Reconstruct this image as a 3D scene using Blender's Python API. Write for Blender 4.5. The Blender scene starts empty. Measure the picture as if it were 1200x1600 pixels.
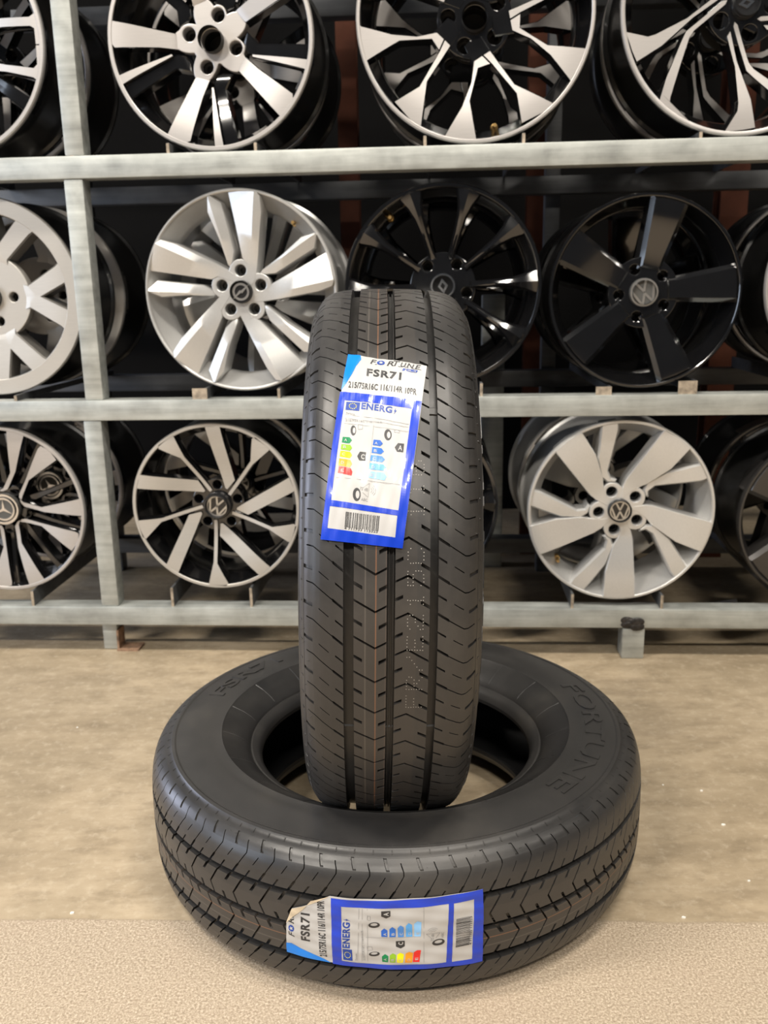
import bpy, bmesh, math, random
from mathutils import Vector, Matrix, Euler
from mathutils.geometry import tessellate_polygon

random.seed(7)
scene = bpy.context.scene
col = scene.collection
PI = math.pi

# ------------------------------------------------------------------ camera
FPX = 1400.0                      # focal length in pixels of the 1200x1600 frame
PITCH, ROLL = 0.2469, 0.0186
CAM = Vector((0.0041, 0.0, 0.8289))
cam_d = bpy.data.cameras.new('camera')
cam = bpy.data.objects.new('camera', cam_d)
col.objects.link(cam)
cam_d.sensor_fit = 'VERTICAL'
cam_d.sensor_height = 36.0
cam_d.lens = FPX / 1600.0 * 36.0
cam_d.clip_start = 0.05
CAMROT = Matrix.Rotation(PI / 2 - PITCH, 3, 'X') @ Matrix.Rotation(-ROLL, 3, 'Z')
cam.matrix_world = Matrix.Translation(CAM) @ CAMROT.to_4x4()
cam_d.dof.use_dof = True
cam_d.dof.focus_distance = 1.0
cam_d.dof.aperture_fstop = 8.5
scene.camera = cam


def ray(px, py):
    return (CAMROT @ Vector(((px - 600) / FPX, -(py - 800) / FPX, -1.0))).normalized()


# ------------------------------------------------------------------ world, lights, exposure
w = bpy.data.worlds.new('world')
scene.world = w
w.use_nodes = True
w.node_tree.nodes['Background'].inputs[0].default_value = (0.80, 0.88, 1.0, 1)
w.node_tree.nodes['Background'].inputs[1].default_value = 0.05


def area(name, loc, target, sx, sy, power, color):
    d = bpy.data.lights.new(name, 'AREA')
    d.shape = 'RECTANGLE'
    d.size, d.size_y = sx, sy
    d.energy = power
    d.color = color
    o = bpy.data.objects.new(name, d)
    col.objects.link(o)
    o.location = loc
    o.rotation_euler = (Vector(target) - Vector(loc)).to_track_quat('-Z', 'Y').to_euler()
    return o


WARM = (1.0, 0.93, 0.83)
for i, (x, y) in enumerate(((-1.9, 0.35), (0.9, 0.35), (3.6, 0.35), (-3.0, -2.6), (0.2, -2.6), (3.2, -2.6))):
    area('hall_lamp', (x, y, 4.3), (x, y, 0), 1.2, 0.30, (105 if y > 0 else 190) * (1.3 if x < -1 else 1.0 if x < 2 else .35), WARM)
area('door_daylight', (-4.6, -0.6, 1.6), (0, 1.0, 0.7), 2.2, 2.6, 90, (0.72, 0.83, 1.0))
area('side_door_daylight', (-4.3, 2.9, 1.25), (0, 1.2, 0.5), 1.8, 2.3, 130, (0.74, 0.80, 1.0))
scene.view_settings.view_transform = 'Standard'
scene.view_settings.look = 'None'
scene.view_settings.gamma = 1.0
scene.view_settings.use_curve_mapping = False
scene.view_settings.exposure = 0.0


# ------------------------------------------------------------------ materials
def new_mat(name):
    m = bpy.data.materials.new(name)
    m.use_nodes = True
    nt = m.node_tree
    b = nt.nodes['Principled BSDF']
    return m, nt, b


def N(nt, kind, **kw):
    n = nt.nodes.new(kind)
    for k, v in kw.items():
        setattr(n, k, v)
    return n


def noise(nt, scale, detail=4, rough=.55, coord='Object', stretch=None):
    tc = N(nt, 'ShaderNodeTexCoord')
    n = N(nt, 'ShaderNodeTexNoise')
    n.inputs['Scale'].default_value = scale
    n.inputs['Detail'].default_value = detail
    n.inputs['Roughness'].default_value = rough
    if stretch:
        mp = N(nt, 'ShaderNodeMapping')
        mp.inputs['Scale'].default_value = stretch
        nt.links.new(tc.outputs[coord], mp.inputs[0])
        nt.links.new(mp.outputs[0], n.inputs['Vector'])
    else:
        nt.links.new(tc.outputs[coord], n.inputs['Vector'])
    return n


def ramp(nt, src, stops):
    r = N(nt, 'ShaderNodeValToRGB')
    els = r.color_ramp.elements
    while len(els) < len(stops):
        els.new(0.5)
    for e, (p, c) in zip(els, stops):
        e.position = p
        e.color = (c[0], c[1], c[2], 1) if hasattr(c, '__len__') else (c, c, c, 1)
    nt.links.new(src, r.inputs[0])
    return r


def mix(nt, fac, a, b):
    m = N(nt, 'ShaderNodeMix', data_type='RGBA')
    for sock, v in ((m.inputs[0], fac), (m.inputs[6], a), (m.inputs[7], b)):
        if hasattr(v, 'links'):
            nt.links.new(v, sock)
        elif hasattr(v, '__len__'):
            sock.default_value = (v[0], v[1], v[2], 1)
        else:
            sock.default_value = v
    return m.outputs[2]


def bump(nt, b, src, strength, dist=.001):
    n = N(nt, 'ShaderNodeBump')
    n.inputs['Strength'].default_value = strength
    n.inputs['Distance'].default_value = dist
    nt.links.new(src, n.inputs['Height'])
    nt.links.new(n.outputs[0], b.inputs['Normal'])


def math_node(nt, op, a, b=None, c=None):
    n = N(nt, 'ShaderNodeMath', operation=op)
    for i, v in enumerate((a, b, c)):
        if v is None:
            continue
        if hasattr(v, 'links'):
            nt.links.new(v, n.inputs[i])
        else:
            n.inputs[i].default_value = v
    return n.outputs[0]


def simple(name, color, rough=.5, metal=0., coat=0., spec=.5, var=.0, scale=30, bumpv=0):
    m, nt, b = new_mat(name)
    b.inputs['Roughness'].default_value = rough
    b.inputs['Metallic'].default_value = metal
    b.inputs['Coat Weight'].default_value = coat
    b.inputs['Coat Roughness'].default_value = .05
    b.inputs['Specular IOR Level'].default_value = spec
    n = noise(nt, scale)
    lo = [c * (1 - var) for c in color]
    hi = [min(1, c * (1 + var)) for c in color]
    r = ramp(nt, n.outputs[0], ((.3, lo), (.7, hi)))
    nt.links.new(r.outputs[0], b.inputs['Base Color'])
    if bumpv:
        bump(nt, b, n.outputs[0], bumpv)
    return m


def rubber(name, lines=False, k=1.2):
    m, nt, b = new_mat(name)
    n1 = noise(nt, 9, 6, .65)
    n2 = noise(nt, 160, 3, .6)
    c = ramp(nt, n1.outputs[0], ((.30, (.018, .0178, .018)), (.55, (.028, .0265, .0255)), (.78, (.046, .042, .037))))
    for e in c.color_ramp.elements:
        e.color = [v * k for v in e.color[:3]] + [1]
    out = c.outputs[0]
    if lines:
        uv = N(nt, 'ShaderNodeUVMap')
        sep = N(nt, 'ShaderNodeSeparateXYZ')
        nt.links.new(uv.outputs[0], sep.inputs[0])
        x = sep.outputs[0]
        for pos, half, colr, amt in ((-.0150, .0006, (.30, .13, .06), .65), (-.0255, .0007, (.16, .14, .12), .45),
                                     (-.0050, .0003, (.2, .13, .1), .35)):
            d = math_node(nt, 'ABSOLUTE', math_node(nt, 'SUBTRACT', x, pos))
            f = math_node(nt, 'MULTIPLY', math_node(nt, 'LESS_THAN', d, half), amt)
            out = mix(nt, f, out, colr)
        # moulding dust on the two central ribs
        d = math_node(nt, 'ABSOLUTE', math_node(nt, 'ADD', x, .006))
        f = math_node(nt, 'MULTIPLY', math_node(nt, 'LESS_THAN', d, .0317), .30)
        out = mix(nt, f, out, (.058, .050, .043))
    nt.links.new(out, b.inputs['Base Color'])
    rr = ramp(nt, n1.outputs[0], ((.3, .30), (.7, .47)))
    nt.links.new(rr.outputs[0], b.inputs['Roughness'])
    b.inputs['Specular IOR Level'].default_value = .55
    bump(nt, b, n2.outputs[0], .12, .0006)
    return m


def steel(name, base=(.42, .435, .41), rough=.46):
    m, nt, b = new_mat(name)
    n1 = noise(nt, 14, 5, .6)
    n2 = noise(nt, 60, 4, .6, stretch=(.06, 1, 1))
    n3 = noise(nt, 5, 5, .7)
    f = math_node(nt, 'MULTIPLY_ADD', n2.outputs[0], .5, math_node(nt, 'MULTIPLY', n1.outputs[0], .5))
    c = ramp(nt, f, ((.36, [v * .70 for v in base]), (.50, base), (.66, [min(1, v * 1.3) for v in base])))
    rust = ramp(nt, n3.outputs[0], ((.66, 0), (.80, .35)))
    o = mix(nt, rust.outputs[0], c.outputs[0], (.30, .22, .13))
    nt.links.new(o, b.inputs['Base Color'])
    b.inputs['Metallic'].default_value = .45
    rr = ramp(nt, n1.outputs[0], ((.3, rough - .08), (.7, rough + .1)))
    nt.links.new(rr.outputs[0], b.inputs['Roughness'])
    bump(nt, b, f, .10, .0008)
    return m


def machined(name, base, rough):
    m, nt, b = new_mat(name)
    n = noise(nt, 30, 3, .5, stretch=(1.0, 1.0, 26.0))
    c = ramp(nt, n.outputs[0], ((.3, [v * .93 for v in base]), (.7, base)))
    nt.links.new(c.outputs[0], b.inputs['Base Color'])
    b.inputs['Metallic'].default_value = .55
    b.inputs['Roughness'].default_value = rough
    b.inputs['Coat Weight'].default_value = .35
    b.inputs['Coat Roughness'].default_value = .12
    bump(nt, b, n.outputs[0], .05, .0004)
    return m


M = {}
M['tread'] = rubber('tread_rubber', True)
M['rubber'] = rubber('sidewall_rubber')
M['groove'] = rubber('groove_shade_rubber', False, .45)  # same rubber, with the shade of the grooves put into its colour
M['liner'] = simple('inner_liner', (.010, .010, .011), .6, var=.2)
M['galv'] = steel('galvanised_steel')
M['galv_dark'] = steel('shaded_galvanised_steel', (.12, .123, .127), .5)  # galvanised steel again, the dimness inside the rack put into its colour
M['oxide'] = simple('red_oxide_paint', (.085, .028, .015), .75, spec=.2, var=.35, scale=9, bumpv=.1)
M['weld'] = simple('weld_bead', (.045, .040, .037), .5, metal=.5, var=.6, scale=120, bumpv=.6)
M['rust'] = simple('rusty_steel', (.26, .16, .10), .8, metal=.1, var=.5, scale=60, bumpv=.3)
M['bar_end'] = simple('flame_cut_steel', (.36, .30, .23), .65, metal=.3, var=.45, scale=70, bumpv=.2)
M['black'] = simple('gloss_black_paint', (.006, .006, .0065), .12, coat=1., var=.1)
M['satin'] = simple('satin_black_barrel', (.010, .010, .010), .30, coat=.3, var=.2)
M['silver'] = simple('silver_wheel_paint', (.56, .555, .54), .34, metal=.5, coat=.5, var=.03, scale=300)
M['silver2'] = simple('bright_silver_wheel_paint', (.64, .635, .62), .34, metal=.55, coat=.5, var=.03, scale=300)
M['grey'] = simple('grey_wheel_paint', (.20, .19, .175), .35, metal=.5, coat=.4, var=.05, scale=200)
M['graphite'] = simple('graphite_wheel_paint', (.045, .042, .040), .3, metal=.5, coat=.6, var=.05, scale=200)
M['mach'] = machined('machined_alloy', (.50, .475, .455), .42)
M['mach_warm'] = machined('machined_alloy_satin', (.54, .515, .475), .44)
M['chrome'] = simple('chrome', (.75, .75, .75), .16, metal=1., var=.02)
M['badge'] = simple('satin_badge_metal', (.60, .60, .59), .28, metal=.9, var=.03)
M['cap'] = simple('black_cap_plastic', (.012, .012, .013), .28, coat=.4, var=.1)
M['void'] = simple('bolt_hole_dark', (.012, .012, .012), .6)
M['bolt_grey'] = simple('bolt_recess_grey', (.11, .11, .105), .45, metal=.4)
M['brass'] = simple('brass_valve', (.55, .36, .14), .35, metal=.8)
M['wall'] = simple('dark_panel_wall', (.0045, .0043, .0042), .95, spec=.1, var=.25, scale=2)
M['paper'] = simple('white_paper', (.70, .70, .72), .8)
M['chip'] = simple('white_paint_chip', (.80, .78, .72), .7, var=.1)
M['lab_white'] = simple('label_white_film', (.47, .465, .457), .38, coat=.3, var=.02, scale=15, bumpv=.05)
M['lab_blue'] = simple('label_blue_ink', (.004, .042, .50), .3, coat=.4, var=.1, scale=30)
M['lab_sky'] = simple('label_sky_blue_ink', (.0, .20, .72), .28, coat=.3, var=.08, scale=30)
M['ink'] = simple('label_black_ink', (.03, .03, .032), .4)
M['ink_grey'] = simple('label_grey_ink', (.28, .28, .28), .4)
M['ink_blue'] = simple('label_dark_blue_ink', (.01, .05, .30), .4)
for nm, c in (('green', (.0, .21, .07)), ('lime', (.25, .46, .02)), ('yellow', (.88, .78, .0)), ('orange', (.85, .33, .01)),
              ('red', (.78, .02, .015)), ('b1', (.02, .11, .47)), ('b2', (.025, .15, .55)), ('b3', (.07, .24, .62)),
              ('b4', (.09, .35, .75)), ('b5', (.25, .52, .86))):
    M['bar_' + nm] = simple('label_bar_' + nm, c, .3, var=.03)
M['adhesive'] = simple('torn_label_back', (.60, .50, .36), .6, var=.12, scale=60)
M['dots'] = simple('white_dot_ink', (.36, .34, .31), .7)


# ------------------------------------------------------------------ object helpers
def link(name, me, parent=None, mats=()):
    for m in mats:
        me.materials.append(M[m] if isinstance(m, str) else m)
    o = bpy.data.objects.new(name, me)
    col.objects.link(o)
    if parent:
        o.parent = parent
    return o


def smooth(me, angle=32):
    for p in me.polygons:
        p.use_smooth = True
    me.set_sharp_from_angle(angle=math.radians(angle))


def bm_obj(name, bm, parent=None, mats=(), sm=None):
    bmesh.ops.recalc_face_normals(bm, faces=bm.faces)
    me = bpy.data.meshes.new(name)
    bm.to_mesh(me)
    bm.free()
    if sm:
        smooth(me, sm)
    return link(name, me, parent, mats)


def tag(o, label, cat, group=None):
    o['label'] = label
    o['category'] = cat
    if group:
        o['group'] = group
    return o


def thing(name, label, cat, loc=(0, 0, 0), group=None):
    o = bpy.data.objects.new(name, None)
    o.empty_display_size = .05
    col.objects.link(o)
    o.location = loc
    return tag(o, label, cat, group)


def struct(o):
    o['kind'] = 'structure'
    return o


def copy_tree(o, parent=None):
    c = o.copy()
    col.objects.link(c)
    c.parent = parent
    for ch in o.children:
        copy_tree(ch, c)
    return c


def add_box(bm, p0, p1, mi=0):
    vs = [bm.verts.new((x, y, z)) for x in (p0[0], p1[0]) for y in (p0[1], p1[1]) for z in (p0[2], p1[2])]
    for f in ((0, 1, 3, 2), (4, 6, 7, 5), (0, 4, 5, 1), (2, 3, 7, 6), (0, 2, 6, 4), (1, 5, 7, 3)):
        fc = bm.faces.new([vs[i] for i in f])
        fc.material_index = mi
    return vs


def lathe(prof, seg=72, axis='Y', closed=False, mis=None):
    """prof: list of (radius, t) - revolved about the given axis, t along it."""
    bm = bmesh.new()
    rings = []
    for r, t in prof:
        ring = []
        for k in range(seg):
            a = 2 * PI * k / seg
            if axis == 'Y':
                ring.append(bm.verts.new((r * math.cos(a), t, r * math.sin(a))))
            else:
                ring.append(bm.verts.new((r * math.cos(a), r * math.sin(a), t)))
        rings.append(ring)
    n = len(rings)
    for i in range(n if closed else n - 1):
        A, B = rings[i], rings[(i + 1) % n]
        for k in range(seg):
            f = bm.faces.new((A[k], A[(k + 1) % seg], B[(k + 1) % seg], B[k]))
            if mis:
                f.material_index = mis[i]
    return bm


def disc_cap(bm, r, t, seg=32):
    bm.faces.new([bm.verts.new((r * math.cos(2 * PI * k / seg), t, r * math.sin(2 * PI * k / seg))) for k in range(seg)])


def text_mesh(body, bold=0.0, extrude=0.0, shear=0.0, sp=1.0):
    cu = bpy.data.curves.new('lettering', 'FONT')
    cu.body = body
    cu.size = 1.0
    cu.offset = bold
    cu.extrude = extrude
    cu.shear = shear
    cu.space_character = sp
    cu.resolution_u = 3
    ob = bpy.data.objects.new('lettering', cu)
    col.objects.link(ob)
    dg = bpy.context.evaluated_depsgraph_get()
    me = bpy.data.meshes.new_from_object(ob.evaluated_get(dg))
    bpy.data.objects.remove(ob)
    bpy.data.curves.remove(cu)
    vs = [v.co.copy() for v in me.vertices]
    fs = [tuple(p.vertices) for p in me.polygons]
    bpy.data.meshes.remove(me)
    x0 = min(v.x for v in vs); x1 = max(v.x for v in vs)
    y0 = min(v.y for v in vs); y1 = max(v.y for v in vs)
    return vs, fs, (x0, x1, y0, y1)


# ------------------------------------------------------------------ setting
def floor_hit(px, py, z=0.0):
    d = ray(px, py)
    return CAM + d * ((z - CAM.z) / d.z)


edge_l, edge_r = floor_hit(0, 1436), floor_hit(1200, 1442)


def floor_mat():
    m, nt, b = new_mat('concrete_floor')
    geo = N(nt, 'ShaderNodeNewGeometry')
    sep = N(nt, 'ShaderNodeSeparateXYZ')
    nt.links.new(geo.outputs['Position'], sep.inputs[0])
    big = noise(nt, 1.7, 5, .6)
    streak = noise(nt, 7, 6, .65, stretch=(.45, 1.3, 1))
    fine = noise(nt, 60, 5, .7)
    grain = noise(nt, 330, 4, .8)
    mott = noise(nt, 24, 8, .72, stretch=(.6, 1.2, 1))
    s1 = ramp(nt, streak.outputs[0], ((.30, (.25, .195, .13)), (.50, (.40, .318, .215)), (.70, (.50, .405, .285))))
    s2 = mix(nt, ramp(nt, big.outputs[0], ((.40, 0), (.62, .75))).outputs[0], s1.outputs[0], (.26, .208, .138))
    s2 = mix(nt, ramp(nt, mott.outputs[0], ((.34, .55), (.50, 0))).outputs[0], s2, (.20, .155, .10))
    s2 = mix(nt, ramp(nt, mott.outputs[0], ((.54, 0), (.72, .5))).outputs[0], s2, (.52, .43, .31))
    s3 = mix(nt, ramp(nt, fine.outputs[0], ((.52, 0), (.72, .5))).outputs[0], s2, (.52, .44, .33))
    spk = N(nt, 'ShaderNodeTexVoronoi')
    spk.inputs['Scale'].default_value = 9
    tc = N(nt, 'ShaderNodeTexCoord')
    nt.links.new(tc.outputs['Object'], spk.inputs['Vector'])
    r1 = ramp(nt, grain.outputs[0], ((.32, (.22, .165, .11)), (.50, (.43, .345, .25)), (.66, (.68, .58, .45))))
    r2 = mix(nt, ramp(nt, big.outputs[0], ((.45, 0), (.7, .35))).outputs[0], r1.outputs[0], (.43, .31, .23))
    slope = (edge_r.y - edge_l.y) / (edge_r.x - edge_l.x)
    line = math_node(nt, 'MULTIPLY_ADD', sep.outputs[0], slope, edge_l.y - slope * edge_l.x)
    wob = math_node(nt, 'MULTIPLY', math_node(nt, 'SUBTRACT', streak.outputs[0], .5), .022)
    d = math_node(nt, 'SUBTRACT', math_node(nt, 'ADD', sep.outputs[1], wob), line)
    fac = math_node(nt, 'MULTIPLY_ADD', d, 260.0, .5)
    fac = math_node(nt, 'MINIMUM', math_node(nt, 'MAXIMUM', fac, 0), 1)
    out = mix(nt, fac, r2, s3)
    nt.links.new(out, b.inputs['Base Color'])
    rr = N(nt, 'ShaderNodeMapRange')
    nt.links.new(fac, rr.inputs[0])
    rr.inputs[3].default_value = .85
    rr.inputs[4].default_value = .46
    nt.links.new(rr.outputs[0], b.inputs['Roughness'])
    b.inputs['Specular IOR Level'].default_value = .35
    hb = math_node(nt, 'MULTIPLY', grain.outputs[0], math_node(nt, 'SUBTRACT', 1.06, fac))
    bump(nt, b, hb, .7, .0026)
    return m


M['floor'] = floor_mat()
bm = bmesh.new()
add_box(bm, (-7, -6, -.12), (7, 7, 0))
struct(bm_obj('floor', bm, None, ['floor']))
bm = bmesh.new()
add_box(bm, (-7, 3.3, 0), (7, 3.45, 4.8))
struct(bm_obj('wall_back', bm, None, ['wall']))

# ------------------------------------------------------------------ rack
RD, RYAW = 1.9244, -0.0676
Z_TOP, Z_MID, Z_LOW = 1.1005, .5974, .1180
BH, BD = .045, .05           # beam height and depth
RU = Vector((math.cos(RYAW), math.sin(RYAW), 0))
RN = Vector((-math.sin(RYAW), math.cos(RYAW), 0))
RO = Vector((0, RD, 0))


def rack_hit(px, py, n=0.0):
    """where the sight line through a pixel meets the rack's plane n metres behind its front: (u, z)"""
    d = ray(px, py)
    t = ((RO + RN * n - CAM).dot(RN)) / d.dot(RN)
    p = CAM + d * t
    return (p - RO).dot(RU), p.z


rack = thing('wheel_rack', 'galvanised square-tube storage rack with three shelves of alloy wheels', 'rack', (0, RD, 0))
rack.rotation_euler = (0, 0, RYAW)


def tube(name, p0, p1, mat='galv', bev=.004, parent=rack):
    bm = bmesh.new()
    add_box(bm, p0, p1)
    bmesh.ops.bevel(bm, geom=list(bm.edges), offset=bev, segments=2, profile=.6, affect='EDGES')
    return bm_obj(name, bm, parent, [mat], 50)


UL, UR = -1.30, 2.0
DEP = .58                     # rack depth
for z in (Z_TOP, Z_MID, Z_LOW):
    tube('front_beam', (UL, 0, z - BH), (UR, BD, z))
    tube('rear_beam', (UL, DEP, z - BH), (UR, DEP + BD, z), 'galv_dark')
uB, zB = rack_hit(140, 25, DEP)
Z_UP = 1.70
tube('rear_beam', (UL, DEP, zB - BH / 2), (UR, DEP + BD, zB + BH / 2), 'galv_dark')
tube('front_beam', (UL, 0, Z_UP - BH), (UR, BD, Z_UP))  # beam out of view, carries the wheels added for shade
# posts stand between the beams, slightly set back
for ua, ub, z0, z1 in ((rack_hit(78, 10)[0], rack_hit(99, 247)[0], Z_TOP, Z_UP - BH),
                       (rack_hit(102, 287)[0], rack_hit(128, 623)[0], Z_MID, Z_TOP - BH),
                       (rack_hit(132, 660)[0], rack_hit(154, 942)[0], Z_LOW, Z_MID - BH)):
    u0 = (ua + ub) / 2
    o = tube('front_post', (-.0205, .004, z0), (.0205, .046, z1))
    o.location = (u0 + .0205, 0, 0)
uP = rack_hit(160, 985, .03)[0]
tube('rack_foot', (uP, .030, .0), (uP + .036, .066, Z_LOW - BH))
bm = bmesh.new()
add_box(bm, (uP + .036, .022, 0), (uP + .041, .062, .05))
add_box(bm, (uP + .036, .018, 0), (uP + .088, .062, .005))
bm_obj('foot_bracket', bm, rack, ['rust'])
uR = rack_hit(971, 1015)[0]
tube('rack_foot', (uR, -.001, 0), (uR + .050, .049, Z_LOW - BH - .0005))


def blob(name, loc, size, mat, parent, n=9, seed=1):
    rnd = random.Random(seed)
    bm = bmesh.new()
    for k in range(n):
        c = Vector([rnd.uniform(-1, 1) * s * .55 for s in size])
        r = rnd.uniform(.35, .6)
        ret = bmesh.ops.create_icosphere(bm, subdivisions=2, radius=1)
        for v in ret['verts']:
            v.co = Vector([v.co[i] * size[i] * r for i in range(3)]) * rnd.uniform(.93, 1.07) + c
    o = bm_obj(name, bm, parent, [mat], 60)
    o.location = loc
    return o


blob('weld_bead', (uR + .025, -.001, Z_LOW - BH + .012), (.028, .0042, .017), 'weld', rack, 16, 3)
for px, py in ((108, 243), (140, 618), (168, 938)):
    u, z = rack_hit(px, py)
    blob('weld_bead', (u + .003, .010, z + .003), (.018, .006, .006), 'rust', rack, 9, px)
for px, n0, z0, z1 in ((866, DEP, 0, 2.2), (120, DEP, 0, 2.2)):
    u = rack_hit(px, 350, n0)[0]
    tube('rear_post', (u - .02, n0 + .052, z0), (u + .02, n0 + .094, z1), 'galv_dark')
u = rack_hit(772, 690, DEP)[0]
tube('rear_post', (u - .032, DEP + .10, 0), (u + .032, DEP + .15, .80), 'galv')


# painted columns of the hall behind the rack
for px, py, dep, wd in ((548, 330, .80, .055), (836, 300, .84, .05), (1142, 300, .82, .075)):
    u = rack_hit(px, py, dep)[0]
    p = RO + RU * u + RN * dep
    bm = bmesh.new()
    hw = wd / 2
    add_box(bm, (-hw, -hw, 0), (hw, -hw + .008, 2.6))
    add_box(bm, (-hw, hw - .008, 0), (hw, hw, 2.6))
    add_box(bm, (-.004, -hw + .008, 0), (.004, hw - .008, 2.6))
    o = bm_obj('steel_column', bm, None, ['oxide'])
    o.location = p
    o.rotation_euler = (0, 0, RYAW)
    tag(o, 'red-brown painted steel column standing behind the wheel rack', 'column', 'brown columns behind the rack')


# ------------------------------------------------------------------ wheels
def smoothstep(a, b, x):
    t = max(0, min(1, (x - a) / (b - a)))
    return t * t * (3 - 2 * t)


def chaikin(pts, it):
    for _ in range(it):
        out = []
        for i in range(len(pts)):
            p, q = Vector(pts[i]), Vector(pts[(i + 1) % len(pts)])
            out += [p * .78 + q * .22, p * .22 + q * .78]
        pts = out
    return [tuple(p) for p in pts]


def plate(pts, R, zf, thick, ch, chd, ridge=None):
    """raised spoke: outline in units of the wheel radius, top following zf(r), chamfered, with side walls.
    material 0 = top, 1 = chamfer and sides"""
    bm = bmesh.new()
    f = bm.faces.new([bm.verts.new((x, y, 0)) for x, y in pts])
    cx = sum(p[0] for p in pts) / len(pts)
    cy = sum(p[1] for p in pts) / len(pts)
    d = Vector((cx, cy, 0)).normalized()
    for k in range(1, 14):
        r = .08 + k * .07
        bmesh.ops.bisect_plane(bm, geom=bm.verts[:] + bm.edges[:] + bm.faces[:], plane_co=d * r, plane_no=d, dist=1e-4)
    if ridge:
        a, b2 = Vector((*ridge[0], 0)), Vector((*ridge[1], 0))
        t = (b2 - a).normalized()
        bmesh.ops.bisect_plane(bm, geom=bm.verts[:] + bm.edges[:] + bm.faces[:], plane_co=a, plane_no=Vector((-t.y, t.x, 0)), dist=1e-4)
    ring = bmesh.ops.inset_region(bm, faces=bm.faces[:], thickness=ch, use_boundary=True, use_even_offset=True)['faces']
    for fc in ring:
        fc.material_index = 1
    be = [e for e in bm.edges if len(e.link_faces) == 1]
    bv = set(v for e in be for v in e.verts)
    low = {}
    base = {}
    for v in list(bm.verts):
        x, y = v.co.x, v.co.y
        h = zf(math.hypot(x, y))
        if ridge:
            dd = abs((Vector((x, y, 0)) - a).dot(Vector((-t.y, t.x, 0))))
            h += ridge[2] * max(-1.0, 1 - dd / ridge[3]) * smoothstep(.26, .60, math.hypot(x, y))
        base[v] = h
    for v in list(bm.verts):
        x, y = v.co.x, v.co.y
        h = base[v]
        if v in bv:
            h -= chd
            low[v] = bm.verts.new((x * R, -(h - thick), y * R))
        v.co = Vector((x * R, -h, y * R))
    for e in be:
        p, q = e.verts
        fc = bm.faces.new((p, q, low[q], low[p]))
        fc.material_index = 1
    return bm


def rot2(pts, deg):
    c, s = math.cos(math.radians(deg)), math.sin(math.radians(deg))
    return [(x * c - y * s, x * s + y * c) for x, y in pts]


def from_crop(c, rx, ry=None):
    ry = ry or rx

    def conv(pts):
        out = []
        for x, y in pts:
            x, y = (x - c[0]) / rx, -(y - c[1]) / ry
            r = math.hypot(x, y)
            k = .982 / r if r > .982 else 1
            out.append((x * k, y * k))
        return out
    return conv


def plate_with_holes(loops, depth, bev):
    """flat plate outlined by 2D loops (first outer, rest holes) in metres -> bmesh in wheel space, front at h=0"""
    cu = bpy.data.curves.new('hub', 'CURVE')
    cu.dimensions = '2D'
    cu.fill_mode = 'BOTH'
    cu.extrude = depth / 2
    cu.bevel_depth = bev
    cu.bevel_resolution = 1
    for lp in loops:
        sp = cu.splines.new('POLY')
        sp.points.add(len(lp) - 1)
        for p, (x, y) in zip(sp.points, lp):
            p.co = (x, y, 0, 1)
        sp.use_cyclic_u = True
    ob = bpy.data.objects.new('hub', cu)
    col.objects.link(ob)
    dg = bpy.context.evaluated_depsgraph_get()
    me = bpy.data.meshes.new_from_object(ob.evaluated_get(dg))
    bpy.data.objects.remove(ob)
    bpy.data.curves.remove(cu)
    bm = bmesh.new()
    bm.from_mesh(me)
    bpy.data.meshes.remove(me)
    top = depth / 2 + bev
    for v in bm.verts:
        x, y, z = v.co
        v.co = Vector((x, -(z - top), y))
    return bm


def circ(r, n=40, c=(0, 0)):
    return [(c[0] + r * math.cos(2 * PI * k / n), c[1] + r * math.sin(2 * PI * k / n)) for k in range(n)]


def bar2(p, q, wd):
    p, q = Vector(p), Vector(q)
    d = (q - p).normalized()
    n = Vector((-d.y, d.x)) * wd / 2
    return [tuple(p + n), tuple(p - n), tuple(q - n), tuple(q + n)]


def prism(bm, pts, h0, h1, s=1.0):
    """2D polygon (wheel plane) extruded from h0 to h1 outward"""
    a = [bm.verts.new((x * s, -h0, y * s)) for x, y in pts]
    b = [bm.verts.new((x * s, -h1, y * s)) for x, y in pts]
    n = len(pts)
    bm.faces.new(b)
    bm.faces.new(a[::-1])
    for i in range(n):
        bm.faces.new((a[i], a[(i + 1) % n], b[(i + 1) % n], b[i]))


def ring_bm(r0, r1, h0, h1, seg=40):
    return lathe([(r0, -h0), (r0, -h1), (r1, -h1), (r1, -h0)], seg, 'Y', True)


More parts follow.
